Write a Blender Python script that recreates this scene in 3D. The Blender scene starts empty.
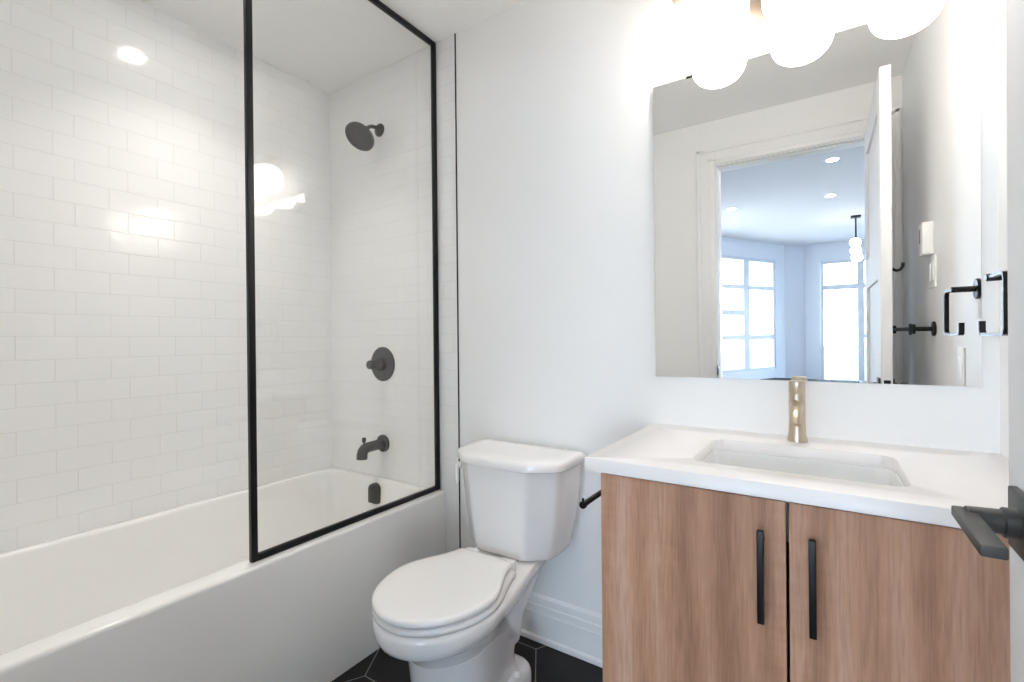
import bpy, bmesh, math
from mathutils import Vector, Matrix

# ------------------------------------------------------------------ camera, sky, exposure
scene = bpy.context.scene
COL = scene.collection
scene.view_settings.view_transform = 'Standard'
scene.view_settings.look = 'None'
scene.view_settings.gamma = 1.0
scene.view_settings.use_curve_mapping = False
scene.view_settings.exposure = 1.68
scene.cycles.max_bounces = 16
scene.cycles.diffuse_bounces = 10
scene.cycles.glossy_bounces = 8
scene.cycles.transparent_max_bounces = 16
scene.cycles.transmission_bounces = 8
scene.cycles.caustics_reflective = True
scene.cycles.sample_clamp_indirect = 6.0

GLOBE_POWER = 3.9
DOWNLIGHT_POWER = 24.0
DOWNLIGHT_WATTS = 0.92
ROOM_WATTS = 3.0
ROOM_DOWNLIGHT = 30.0
SKY_POWER = 6.0

cam_data = bpy.data.cameras.new('camera')
cam_data.sensor_width = 36.0
cam_data.lens = 474.84 * 36.0 / 1024.0
cam_data.clip_start = 0.01
cam = bpy.data.objects.new('camera', cam_data)
COL.objects.link(cam)
YAW, PITCH, ROLL, CAM_H = 0.5856, -0.0023, 0.0096, 1.1359
cam.matrix_world = (Matrix.Translation((0, 0, CAM_H)) @ Matrix.Rotation(YAW, 4, 'Z')
                    @ Matrix.Rotation(math.pi / 2 + PITCH, 4, 'X') @ Matrix.Rotation(-ROLL, 4, 'Z'))
scene.camera = cam

world = bpy.data.worlds.new('sky')
scene.world = world
world.use_nodes = True
wn = world.node_tree
bg = wn.nodes['Background']
bg.inputs['Strength'].default_value = SKY_POWER
wgeo = wn.nodes.new('ShaderNodeTexCoord')
wsep = wn.nodes.new('ShaderNodeSeparateXYZ')
wramp = wn.nodes.new('ShaderNodeValToRGB')
wramp.color_ramp.elements[0].position = 0.47
wramp.color_ramp.elements[0].color = (0.55, 0.62, 0.66, 1)
wramp.color_ramp.elements[1].position = 0.75
wramp.color_ramp.elements[1].color = (0.52, 0.72, 1.0, 1)
e = wramp.color_ramp.elements.new(0.52)
e.color = (0.66, 0.82, 1.0, 1)
wmap = wn.nodes.new('ShaderNodeMapRange')
wmap.inputs['From Min'].default_value = -1
wmap.inputs['From Max'].default_value = 1
wn.links.new(wgeo.outputs['Generated'], wsep.inputs[0])
wn.links.new(wsep.outputs['Z'], wmap.inputs['Value'])
wn.links.new(wmap.outputs[0], wramp.inputs[0])
wn.links.new(wramp.outputs[0], bg.inputs['Color'])

# ------------------------------------------------------------------ materials
def new_mat(name):
    m = bpy.data.materials.new(name)
    m.use_nodes = True
    nt = m.node_tree
    b = nt.nodes['Principled BSDF']
    return m, nt, b

def plain(name, col, rough=0.5, metal=0.0, bump=0.0, bscale=60.0, coat=0.0, vary=0.03, spec=0.5):
    """solid finish with a faint noise in its roughness and relief"""
    m, nt, b = new_mat(name)
    b.inputs['Base Color'].default_value = (*col, 1)
    b.inputs['Metallic'].default_value = metal
    b.inputs['Coat Weight'].default_value = coat
    b.inputs['Specular IOR Level'].default_value = spec
    tc = nt.nodes.new('ShaderNodeTexCoord')
    nz = nt.nodes.new('ShaderNodeTexNoise')
    nz.inputs['Scale'].default_value = bscale
    nz.inputs['Detail'].default_value = 3
    nt.links.new(tc.outputs['Object'], nz.inputs['Vector'])
    mr = nt.nodes.new('ShaderNodeMapRange')
    mr.inputs['To Min'].default_value = max(0.0, rough - vary)
    mr.inputs['To Max'].default_value = rough + vary
    nt.links.new(nz.outputs['Fac'], mr.inputs['Value'])
    nt.links.new(mr.outputs[0], b.inputs['Roughness'])
    if bump:
        bp = nt.nodes.new('ShaderNodeBump')
        bp.inputs['Strength'].default_value = bump
        bp.inputs['Distance'].default_value = 0.002
        nt.links.new(nz.outputs['Fac'], bp.inputs['Height'])
        nt.links.new(bp.outputs[0], b.inputs['Normal'])
    return m

def emitter(name, col, power):
    m, nt, b = new_mat(name)
    b.inputs['Base Color'].default_value = (0.9, 0.9, 0.9, 1)
    b.inputs['Roughness'].default_value = 0.25
    b.inputs['Emission Color'].default_value = (*col, 1)
    b.inputs['Emission Strength'].default_value = power
    return m

def tile_mat(name, axis, u0, v0, offset):
    m, nt, b = new_mat(name)
    geo = nt.nodes.new('ShaderNodeNewGeometry')
    sp = nt.nodes.new('ShaderNodeSeparateXYZ')
    nt.links.new(geo.outputs['Position'], sp.inputs[0])
    su = nt.nodes.new('ShaderNodeMath'); su.operation = 'SUBTRACT'; su.inputs[1].default_value = u0
    sv = nt.nodes.new('ShaderNodeMath'); sv.operation = 'SUBTRACT'; sv.inputs[1].default_value = v0
    nt.links.new(sp.outputs[axis], su.inputs[0])
    nt.links.new(sp.outputs['Z'], sv.inputs[0])
    cb = nt.nodes.new('ShaderNodeCombineXYZ')
    nt.links.new(su.outputs[0], cb.inputs[0]); nt.links.new(sv.outputs[0], cb.inputs[1])
    br = nt.nodes.new('ShaderNodeTexBrick')
    br.offset = offset
    br.inputs['Scale'].default_value = 1.0
    br.inputs['Brick Width'].default_value = 0.15
    br.inputs['Row Height'].default_value = 0.0768
    br.inputs['Mortar Size'].default_value = 0.0012
    br.inputs['Mortar Smooth'].default_value = 0.35
    br.inputs['Bias'].default_value = 0.0
    br.inputs['Color1'].default_value = (0.90, 0.90, 0.895, 1)
    br.inputs['Color2'].default_value = (0.89, 0.89, 0.885, 1)
    br.inputs['Mortar'].default_value = (0.77, 0.765, 0.755, 1)
    nt.links.new(cb.outputs[0], br.inputs['Vector'])
    nt.links.new(br.outputs['Color'], b.inputs['Base Color'])
    mr = nt.nodes.new('ShaderNodeMapRange')
    mr.inputs['To Min'].default_value = 0.11
    mr.inputs['To Max'].default_value = 0.7
    nt.links.new(br.outputs['Fac'], mr.inputs['Value'])
    nt.links.new(mr.outputs[0], b.inputs['Roughness'])
    bp = nt.nodes.new('ShaderNodeBump'); bp.invert = True
    bp.inputs['Strength'].default_value = 0.6
    bp.inputs['Distance'].default_value = 0.0012
    nt.links.new(br.outputs['Fac'], bp.inputs['Height'])
    nz = nt.nodes.new('ShaderNodeTexNoise'); nz.inputs['Scale'].default_value = 11.0
    nt.links.new(geo.outputs['Position'], nz.inputs['Vector'])
    b2 = nt.nodes.new('ShaderNodeBump')
    b2.inputs['Strength'].default_value = 0.10
    b2.inputs['Distance'].default_value = 0.01
    nt.links.new(nz.outputs['Fac'], b2.inputs['Height'])
    nt.links.new(bp.outputs[0], b2.inputs['Normal'])
    nt.links.new(b2.outputs[0], b.inputs['Normal'])
    return m

def hex_floor_mat():
    """black hexagon tiles, flat edges along x, side 0.167 m, thin pale grout"""
    m, nt, b = new_mat('black_hexagon_tile')
    S = 0.167
    N = nt.nodes; L = nt.links
    geo = N.new('ShaderNodeNewGeometry')
    def vm(op, a=None, bb=None):
        n = N.new('ShaderNodeVectorMath'); n.operation = op
        for i, q in enumerate((a, bb)):
            if q is None: continue
            if isinstance(q, tuple): n.inputs[i].default_value = q
            else: L.new(q, n.inputs[i])
        return n
    def mt(op, a=None, bb=None):
        n = N.new('ShaderNodeMath'); n.operation = op
        for i, q in enumerate((a, bb)):
            if q is None: continue
            if isinstance(q, (int, float)): n.inputs[i].default_value = q
            else: L.new(q, n.inputs[i])
        return n.outputs[0]
    h = math.sqrt(3) * S
    # a hexagon centre lies one side to the -x of a vertex whose edges run at 0, 120 and 240 degrees
    off = vm('SUBTRACT', geo.outputs['Position'], (-1.3153 - S, 1.0596, 0.0)).outputs[0]
    flat = vm('MULTIPLY', off, (1, 1, 0)).outputs[0]
    flat = vm('ADD', flat, (30 * S, 10 * h, 0)).outputs[0]
    R = (3 * S, h, 1.0); H = (1.5 * S, h / 2, 0.0)
    pa = vm('SUBTRACT', vm('MODULO', vm('ADD', flat, H).outputs[0], R).outputs[0], H).outputs[0]
    pb = vm('SUBTRACT', vm('MODULO', flat, R).outputs[0], H).outputs[0]
    pa = vm('MULTIPLY', pa, (1, 1, 0)).outputs[0]; pb = vm('MULTIPLY', pb, (1, 1, 0)).outputs[0]
    la = vm('LENGTH', pa).outputs['Value']; lb = vm('LENGTH', pb).outputs['Value']
    sel = mt('LESS_THAN', la, lb)
    mx = N.new('ShaderNodeMix'); mx.data_type = 'VECTOR'
    L.new(sel, mx.inputs['Factor']); L.new(pb, mx.inputs[4]); L.new(pa, mx.inputs[5])
    ab = vm('ABSOLUTE', mx.outputs[1]).outputs[0]
    d1 = vm('DOT_PRODUCT', ab, (0, 1, 0)).outputs['Value']
    d2 = vm('DOT_PRODUCT', ab, (math.sqrt(3) / 2, 0.5, 0)).outputs['Value']
    d = mt('MAXIMUM', d1, d2)
    edge = mt('SUBTRACT', h / 2, d)
    grout = mt('LESS_THAN', edge, 0.0016)
    nz = N.new('ShaderNodeTexNoise'); nz.inputs['Scale'].default_value = 35; nz.inputs['Detail'].default_value = 5
    L.new(geo.outputs['Position'], nz.inputs['Vector'])
    rp = N.new('ShaderNodeValToRGB')
    rp.color_ramp.elements[0].color = (0.006, 0.006, 0.007, 1)
    rp.color_ramp.elements[1].color = (0.014, 0.014, 0.015, 1)
    L.new(nz.outputs['Fac'], rp.inputs[0])
    cm = N.new('ShaderNodeMix'); cm.data_type = 'RGBA'
    L.new(grout, cm.inputs['Factor']); L.new(rp.outputs[0], cm.inputs[6])
    cm.inputs[7].default_value = (0.30, 0.29, 0.27, 1)
    L.new(cm.outputs[2], b.inputs['Base Color'])
    b.inputs['Roughness'].default_value = 0.55
    b.inputs['Specular IOR Level'].default_value = 0.35
    bp = N.new('ShaderNodeBump'); bp.invert = True
    bp.inputs['Strength'].default_value = 0.5; bp.inputs['Distance'].default_value = 0.001
    L.new(grout, bp.inputs['Height']); L.new(bp.outputs[0], b.inputs['Normal'])
    return m

def wood_mat(name, seed, c0, c1, c2, rough=0.42, axis=2):
    m, nt, b = new_mat(name)
    N = nt.nodes; L = nt.links
    geo = N.new('ShaderNodeNewGeometry')
    mp = N.new('ShaderNodeMapping')
    mp.inputs['Location'].default_value = (seed * 3.1, seed * 1.7, seed * 0.9)
    s = [1.0, 1.0, 1.0]; s[axis] = 0.09
    mp.inputs['Scale'].default_value = s
    L.new(geo.outputs['Position'], mp.inputs[0])
    def noise(scale, detail, dist=0.0, src=None, rough_=0.55):
        n = N.new('ShaderNodeTexNoise')
        n.inputs['Scale'].default_value = scale; n.inputs['Detail'].default_value = detail
        n.inputs['Distortion'].default_value = dist; n.inputs['Roughness'].default_value = rough_
        L.new((src or mp).outputs[0], n.inputs['Vector']); return n
    broad = noise(4.5, 3, 0.9)
    fine = noise(150.0, 3, 0.1)
    wm = N.new('ShaderNodeMapping')
    wm.inputs['Location'].default_value = (seed * 2.3, seed, seed * 5.1)
    wm.inputs['Scale'].default_value = (1, 1, 0.16) if axis == 2 else (0.16, 1, 1)
    L.new(geo.outputs['Position'], wm.inputs[0])
    cath = N.new('ShaderNodeTexWave'); cath.wave_type = 'BANDS'; cath.bands_direction = 'X'
    cath.inputs['Scale'].default_value = 4.0; cath.inputs['Distortion'].default_value = 7.0
    cath.inputs['Detail'].default_value = 2.5; cath.inputs['Detail Scale'].default_value = 1.1
    L.new(wm.outputs[0], cath.inputs['Vector'])
    # cross figure: short horizontal ripples that come and go
    rm = N.new('ShaderNodeMapping'); rm.inputs['Scale'].default_value = (5, 5, 70)
    L.new(geo.outputs['Position'], rm.inputs[0])
    rip = noise(1.0, 2, 0.4, rm)
    msk = noise(4.0, 1, 0.2)
    mskr = N.new('ShaderNodeMapRange'); mskr.inputs['From Min'].default_value = 0.50; mskr.inputs['From Max'].default_value = 0.68
    L.new(msk.outputs['Fac'], mskr.inputs['Value'])
    def mth(op, a, bb):
        n = N.new('ShaderNodeMath'); n.operation = op
        for i, q in enumerate((a, bb)):
            if isinstance(q, (int, float)): n.inputs[i].default_value = q
            else: L.new(q, n.inputs[i])
        return n.outputs[0]
    f = mth('MULTIPLY', broad.outputs['Fac'], 0.70)
    f = mth('ADD', f, mth('MULTIPLY', cath.outputs['Fac'], 0.15))
    f = mth('ADD', f, mth('MULTIPLY', fine.outputs['Fac'], 0.26))
    r2 = mth('MULTIPLY', mth('SUBTRACT', rip.outputs['Fac'], 0.5), mth('MULTIPLY', mskr.outputs[0], 0.42))
    f = mth('ADD', f, r2)
    rp = N.new('ShaderNodeValToRGB')
    rp.color_ramp.elements[0].position = 0.34; rp.color_ramp.elements[0].color = (*c0, 1)
    rp.color_ramp.elements[1].position = 0.78; rp.color_ramp.elements[1].color = (*c2, 1)
    el = rp.color_ramp.elements.new(0.55); el.color = (*c1, 1)
    L.new(f, rp.inputs[0])
    # fine dark pores
    pm = N.new('ShaderNodeMapping')
    ps = [1.0, 1.0, 1.0]; ps[axis] = 0.035
    pm.inputs['Scale'].default_value = ps
    L.new(geo.outputs['Position'], pm.inputs[0])
    pore = noise(300.0, 3, 0.0, pm)
    pr = N.new('ShaderNodeMapRange'); pr.inputs['From Min'].default_value = 0.30; pr.inputs['From Max'].default_value = 0.52
    pr.inputs['To Min'].default_value = 0.80; pr.inputs['To Max'].default_value = 1.0
    L.new(pore.outputs['Fac'], pr.inputs['Value'])
    mul = N.new('ShaderNodeVectorMath'); mul.operation = 'SCALE'
    L.new(rp.outputs[0], mul.inputs[0]); L.new(pr.outputs[0], mul.inputs['Scale'])
    L.new(mul.outputs[0], b.inputs['Base Color'])
    b.inputs['Roughness'].default_value = rough
    bp = N.new('ShaderNodeBump'); bp.inputs['Strength'].default_value = 0.12; bp.inputs['Distance'].default_value = 0.001
    L.new(fine.outputs['Fac'], bp.inputs['Height']); L.new(bp.outputs[0], b.inputs['Normal'])
    return m

def glass_mat(name, tint, ior=1.5, boost=1.0):
    m = bpy.data.materials.new(name); m.use_nodes = True
    nt = m.node_tree; nt.nodes.clear()
    out = nt.nodes.new('ShaderNodeOutputMaterial')
    mix = nt.nodes.new('ShaderNodeMixShader')
    tr = nt.nodes.new('ShaderNodeBsdfTransparent'); tr.inputs[0].default_value = (*tint, 1)
    gl = nt.nodes.new('ShaderNodeBsdfGlossy'); gl.inputs['Roughness'].default_value = 0.0
    lw = nt.nodes.new('ShaderNodeLayerWeight'); lw.inputs['Blend'].default_value = 0.5
    pw = nt.nodes.new('ShaderNodeMath'); pw.operation = 'POWER'; pw.inputs[1].default_value = 5.0
    nt.links.new(lw.outputs['Facing'], pw.inputs[0])
    f0 = ((ior - 1) / (ior + 1)) ** 2
    mu = nt.nodes.new('ShaderNodeMath'); mu.operation = 'MULTIPLY_ADD'
    mu.inputs[1].default_value = (1 - f0) * boost; mu.inputs[2].default_value = f0 * boost
    nt.links.new(pw.outputs[0], mu.inputs[0])
    nt.links.new(mu.outputs[0], mix.inputs[0]); nt.links.new(tr.outputs[0], mix.inputs[1])
    nt.links.new(gl.outputs[0], mix.inputs[2]); nt.links.new(mix.outputs[0], out.inputs[0])
    return m

M = {}
M['wall'] = plain('white_wall_paint', (0.90, 0.90, 0.895), 0.55, bump=0.05, bscale=220)
M['living'] = plain('daylight_tinted_wall_paint', (0.70, 0.75, 0.82), 0.6, bump=0.05, bscale=220)  # blue cast of daylight and a dimmer tone put into the wall colour
M['living_ceiling'] = plain('pale_ceiling_paint', (0.68, 0.70, 0.73), 0.8)
M['ceiling'] = plain('white_ceiling_paint', (0.925, 0.92, 0.91), 0.8, bump=0.06, bscale=260)
M['trim'] = plain('white_trim_paint', (0.89, 0.89, 0.89), 0.35)
M['tile_left'] = tile_mat('white_subway_tile', 'Y', 0.0332, 0.3176, 0.63)
M['tile_back'] = tile_mat('white_subway_tile_end', 'X', -2.1767 + 0.04, 0.3176, 0.63)
M['floor'] = hex_floor_mat()
M['black'] = plain('matte_black_metal', (0.008, 0.008, 0.009), 0.36, bscale=300, spec=0.3)
M['black_soft'] = plain('dark_bronze_black_metal', (0.045, 0.045, 0.043), 0.46, bscale=300)
M['acrylic'] = plain('white_glossy_acrylic', (0.90, 0.895, 0.88), 0.13, coat=0.3)
M['ceramic'] = plain('white_glazed_ceramic', (0.88, 0.87, 0.86), 0.08, coat=0.5, vary=0.02)
M['seat'] = plain('white_seat_plastic', (0.87, 0.86, 0.855), 0.2, vary=0.02)
M['basin'] = plain('white_basin_ceramic', (0.80, 0.81, 0.81), 0.07, coat=0.5, vary=0.02)
M['nickel'] = plain('brushed_nickel', (0.60, 0.50, 0.39), 0.36, metal=1.0, bscale=180)
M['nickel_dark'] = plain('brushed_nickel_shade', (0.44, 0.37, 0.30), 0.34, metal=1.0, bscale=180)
M['chrome'] = plain('polished_chrome', (0.8, 0.8, 0.8), 0.06, metal=1.0, vary=0.01)
M['quartz'] = plain('white_quartz', (0.86, 0.83, 0.815), 0.22, bscale=400)
M['mirror'] = plain('silvered_mirror', (0.92, 0.925, 0.92), 0.0, metal=1.0, vary=0.0)
M['mirror_edge'] = plain('mirror_edge', (0.55, 0.58, 0.57), 0.2)
M['plastic'] = plain('white_plate_plastic', (0.86, 0.86, 0.85), 0.55)
M['rubber'] = plain('dark_slot', (0.02, 0.02, 0.02), 0.6)
M['screen_glass'] = glass_mat('clear_shower_glass', (0.985, 0.988, 0.985), 1.5)
M['window_frame'] = plain('backlit_window_frame', (0.60, 0.64, 0.70), 0.5)  # shade of the backlit frames put into this grey-blue colour
M['door'] = plain('white_door_paint', (0.84, 0.84, 0.85), 0.6, spec=0.25)
M['pane'] = glass_mat('window_pane', (0.97, 0.98, 0.98), 1.45)
M['globe'] = emitter('lit_opal_globe', (1.0, 0.93, 0.85), GLOBE_POWER)
M['downlight'] = emitter('lit_downlight_lens', (1.0, 0.96, 0.90), DOWNLIGHT_POWER)
M['room_light'] = emitter('lit_room_lens', (1.0, 0.95, 0.86), ROOM_DOWNLIGHT)
M['pendant'] = emitter('lit_pendant_glass', (1.0, 0.97, 0.93), 6.0)
WC = ((0.310, 0.152, 0.084), (0.495, 0.270, 0.166), (0.650, 0.412, 0.294))
M['wood_a'] = wood_mat('walnut_veneer_a', 1.0, *WC)
M['wood_b'] = wood_mat('walnut_veneer_b', 2.6, *WC)
M['wood_in'] = plain('dark_cabinet_inside', (0.10, 0.065, 0.045), 0.6)
M['oak'] = wood_mat('oak_floor', 4.2, (0.20, 0.14, 0.09), (0.30, 0.22, 0.15), (0.38, 0.29, 0.2), axis=0)
M['dark_fabric'] = plain('charcoal_upholstery', (0.018, 0.019, 0.022), 0.9, bump=0.4, bscale=500)
M['lawn'] = plain('outdoor_ground', (0.24, 0.24, 0.23), 0.9, bump=0.3, bscale=8)

# ------------------------------------------------------------------ mesh helpers
class MB:
    def __init__(self):
        self.bm = bmesh.new()
    def box(self, x0, x1, y0, y1, z0, z1, bev=0.0, seg=2):
        t = bmesh.new()
        bmesh.ops.create_cube(t, size=1.0)
        for v in t.verts:
            v.co = Vector(((x0 + x1) / 2 + v.co.x * (x1 - x0), (y0 + y1) / 2 + v.co.y * (y1 - y0),
                           (z0 + z1) / 2 + v.co.z * (z1 - z0)))
        if bev:
            bmesh.ops.bevel(t, geom=list(t.edges), offset=bev, segments=seg, profile=0.5, affect='EDGES')
        self._merge(t); return self
    def _merge(self, t):
        me = bpy.data.meshes.new('tmp'); t.to_mesh(me); t.free()
        self.bm.from_mesh(me); bpy.data.meshes.remove(me)
    def loft(self, rings, cap0=True, cap1=True, close=False):
        vs = [[self.bm.verts.new(p) for p in r] for r in rings]
        n = len(vs[0])
        pairs = list(zip(vs[:-1], vs[1:]))
        if close: pairs.append((vs[-1], vs[0]))
        for a, b in pairs:
            for i in range(n):
                j = (i + 1) % n
                self.bm.faces.new((a[i], a[j], b[j], b[i]))
        if cap0 and not close: self.bm.faces.new(list(reversed(vs[0])))
        if cap1 and not close: self.bm.faces.new(vs[-1])
        return self
    def rod(self, p0, p1, r0, r1=None, seg=20, bev=0.0):
        r1 = r0 if r1 is None else r1
        p0, p1 = Vector(p0), Vector(p1)
        d = (p1 - p0); ln = d.length
        prof = [(0, r0), (ln, r1)]
        if bev:
            prof = [(0, r0 - bev), (bev, r0), (ln - bev, r1), (ln, r1 - bev)]
        return self.lathe(prof, p0, d, seg)
    def lathe(self, prof, origin, axis, seg=32):
        origin = Vector(origin); a = Vector(axis).normalized()
        h = Vector((0, 0, 1)) if abs(a.z) < 0.9 else Vector((1, 0, 0))
        u = a.cross(h).normalized(); w = a.cross(u)
        rings = []
        for t, r in prof:
            rings.append([origin + a * t + (u * math.cos(k * 2 * math.pi / seg) + w * math.sin(k * 2 * math.pi / seg)) * max(r, 1e-5)
                          for k in range(seg)])
        return self.loft(rings)
    def tube(self, pts, radii, seg=16):
        pts = [Vector(p) for p in pts]
        if not isinstance(radii, (list, tuple)): radii = [radii] * len(pts)
        rings = []; up = None
        for i, p in enumerate(pts):
            d = (pts[min(i + 1, len(pts) - 1)] - pts[max(i - 1, 0)]).normalized()
            if up is None:
                up = d.cross(Vector((0, 0, 1)) if abs(d.z) < 0.9 else Vector((1, 0, 0))).normalized()
            else:
                up = (up - d * up.dot(d)).normalized()
            w = d.cross(up)
            rings.append([p + (up * math.cos(k * 2 * math.pi / seg) + w * math.sin(k * 2 * math.pi / seg)) * radii[i]
                          for k in range(seg)])
        return self.loft(rings)
    def strap(self, pts, half_w, half_t, wdir=(1, 0, 0)):
        """flat bar swept along a polyline that lies in the plane normal to wdir"""
        pts = [Vector(p) for p in pts]; W = Vector(wdir)
        rings = []
        for i, p in enumerate(pts):
            if i == 0: d = (pts[1] - p).normalized(); k = 1
            elif i == len(pts) - 1: d = (p - pts[-2]).normalized(); k = 1
            else:
                d1 = (p - pts[i - 1]).normalized(); d2 = (pts[i + 1] - p).normalized()
                d = (d1 + d2).normalized(); k = 1 / max(0.5, d.dot(d1))
            nrm = d.cross(W).normalized() * half_t * k
            rings.append([p + W * half_w + nrm, p - W * half_w + nrm, p - W * half_w - nrm, p + W * half_w - nrm])
        return self.loft(rings)
    def build(self, name, mat, parent=None, smooth=40, mats=None):
        bm = self.bm
        bmesh.ops.recalc_face_normals(bm, faces=list(bm.faces))
        root = parent
        while root is not None and root.parent is not None: root = root.parent
        if root is not None:
            off = root.location.copy()
        else:
            xs = [v.co for v in bm.verts]
            off = Vector(((min(c.x for c in xs) + max(c.x for c in xs)) / 2, (min(c.y for c in xs) + max(c.y for c in xs)) / 2,
                          min(c.z for c in xs)))
        for v in bm.verts: v.co -= off
        me = bpy.data.meshes.new(name); bm.to_mesh(me); bm.free()
        me.materials.append(mat)
        if smooth:
            for p in me.polygons: p.use_smooth = True
            me.set_sharp_from_angle(angle=math.radians(smooth))
        o = bpy.data.objects.new(name, me)
        COL.objects.link(o)
        if parent is None: o.location = off
        else: o.parent = parent
        return o

def tag(o, label=None, cat=None, group=None, kind=None):
    if label: o['label'] = label
    if cat: o['category'] = cat
    if group: o['group'] = group
    if kind: o['kind'] = kind
    return o

def thing(name, label, cat, loc, group=None):
    o = bpy.data.objects.new(name, None)
    o.empty_display_size = 0.05
    COL.objects.link(o); o.location = loc
    return tag(o, label, cat, group)

def struct(o):
    o['kind'] = 'structure'; return o

def rrect(x0, x1, y0, y1, r, z, seg=8):
    pts = []
    for cx, cy, a0 in ((x1 - r, y1 - r, 0), (x0 + r, y1 - r, 90), (x0 + r, y0 + r, 180), (x1 - r, y0 + r, 270)):
        for k in range(seg + 1):
            a = math.radians(a0 + 90 * k / seg)
            pts.append(Vector((cx + r * math.cos(a), cy + r * math.sin(a), z)))
    return pts

def round_poly(poly, radii, z, seg=5):
    """closed outline in xy with each corner rounded by its own radius"""
    n = len(poly); out = []
    for i in range(n):
        p = Vector(poly[i]); a = (Vector(poly[i - 1]) - p); b = (Vector(poly[(i + 1) % n]) - p)
        r = min(radii[i], a.length * 0.45, b.length * 0.45)
        p0 = p + a.normalized() * r; p1 = p + b.normalized() * r
        for k in range(seg + 1):
            t = k / seg
            q = p0 * (1 - t) ** 2 + p * 2 * t * (1 - t) + p1 * t * t
            out.append(Vector((q.x, q.y, z)))
    return out

def wall_panel(name, p0, p1, z0, z1, thick, openings, mat):
    """upright wall from p0 to p1 (inner face), thickness to the right of p0->p1, with rectangular holes (u0,u1,z0,z1)"""
    p0, p1 = Vector((*p0, 0)), Vector((*p1, 0))
    d = (p1 - p0); ln = d.length; d.normalize(); n = Vector((d.y, -d.x, 0))
    us = sorted({0.0, ln, *[o[0] for o in openings], *[o[1] for o in openings]})
    zs = sorted({z0, z1, *[o[2] for o in openings], *[o[3] for o in openings]})
    us = [u for u in us if 0 <= u <= ln]; zs = [z for z in zs if z0 <= z <= z1]
    solid = {}
    for i in range(len(us) - 1):
        for j in range(len(zs) - 1):
            uc, zc = (us[i] + us[i + 1]) / 2, (zs[j] + zs[j + 1]) / 2
            solid[i, j] = not any(o[0] < uc < o[1] and o[2] < zc < o[3] for o in openings)
    mb = MB(); cache = {}
    def V(i, j, k):
        if (i, j, k) not in cache:
            cache[i, j, k] = mb.bm.verts.new(p0 + d * us[i] + n * (thick * k) + Vector((0, 0, zs[j])))
        return cache[i, j, k]
    for (i, j), s in solid.items():
        if not s: continue
        mb.bm.faces.new((V(i, j, 0), V(i + 1, j, 0), V(i + 1, j + 1, 0), V(i, j + 1, 0)))
        mb.bm.faces.new((V(i, j, 1), V(i, j + 1, 1), V(i + 1, j + 1, 1), V(i + 1, j, 1)))
        for (di, dj, a, b) in ((-1, 0, (i, j), (i, j + 1)), (1, 0, (i + 1, j), (i + 1, j + 1)),
                               (0, -1, (i, j), (i + 1, j)), (0, 1, (i, j + 1), (i + 1, j + 1))):
            if not solid.get((i + di, j + dj), False):
                mb.bm.faces.new((V(*a, 0), V(*b, 0), V(*b, 1), V(*a, 1)))
    return struct(mb.build(name, mat, smooth=0))

# ------------------------------------------------------------------ room dimensions
D = 1.5587          # back wall
XL, XR = -2.172, 0.337
CE = 2.44
ZR = 0.4835         # tub rim
XA = -1.388        # tub apron face
XT = -1.3073        # black tile edge
DO0, DO1, DOZ = -0.5406, 0.222, 2.1634   # door opening
LX0, LX1, LZ = -3.2, 4.2, 2.74           # living room

# ------------------------------------------------------------------ bathroom shell
struct(MB().box(XL - 0.1, XR + 0.1, -0.12, D + 0.1, -0.1, 0.0).build('floor', M['floor'], smooth=0))
struct(MB().box(XL - 0.1, XR + 0.1, 0.0, D + 0.1, CE, CE + 0.1).build('ceiling', M['ceiling'], smooth=0))
struct(MB().box(XL - 0.1, XR + 0.1, D, D + 0.1, 0, CE).build('wall_back', M['wall'], smooth=0))
struct(MB().box(XR, XR + 0.1, 0, D, 0, CE).build('wall_right', M['wall'], smooth=0))
struct(MB().box(XL - 0.1, XL, 0, D, 0, CE).build('wall_left', M['tile_left'], smooth=0))
struct(MB().box(XL, XT - 0.003, D - 0.0012, D, 0, CE).build('wall_shower', M['tile_back'], smooth=0))
wall_panel('wall_front', (XL - 0.1, 0.0), (XR + 0.1, 0.0), 0, LZ, 0.12,
           [(DO0 - (XL - 0.1), DO1 - (XL - 0.1), -0.0, DOZ)], M['wall'])
struct(MB().box(XT - 0.003, XT + 0.002, D - 0.0035, D, 0.0, CE).build('trim_1', M['black'], smooth=0))

# baseboard with a stepped cap and a rounded shoe
def baseboard(name, x0, x1, y):
    prof = [(0.0, 0.0), (-0.028, 0.0), (-0.029, 0.006), (-0.026, 0.015), (-0.019, 0.020), (-0.017, 0.021), (-0.017, 0.102),
            (-0.0105, 0.104), (-0.0105, 0.109), (-0.0155, 0.112), (-0.0155, 0.131), (-0.0085, 0.133), (-0.0085, 0.138),
            (-0.0115, 0.141), (-0.0105, 0.158), (-0.004, 0.166), (0.0, 0.167)]
    mb = MB()
    mb.loft([[Vector((x0, y + a, b)) for a, b in prof], [Vector((x1, y + a, b)) for a, b in prof]])
    return struct(mb.build(name, M['trim'], smooth=30))
baseboard('baseboard_back', XT + 0.003, -0.4475, D)

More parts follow.
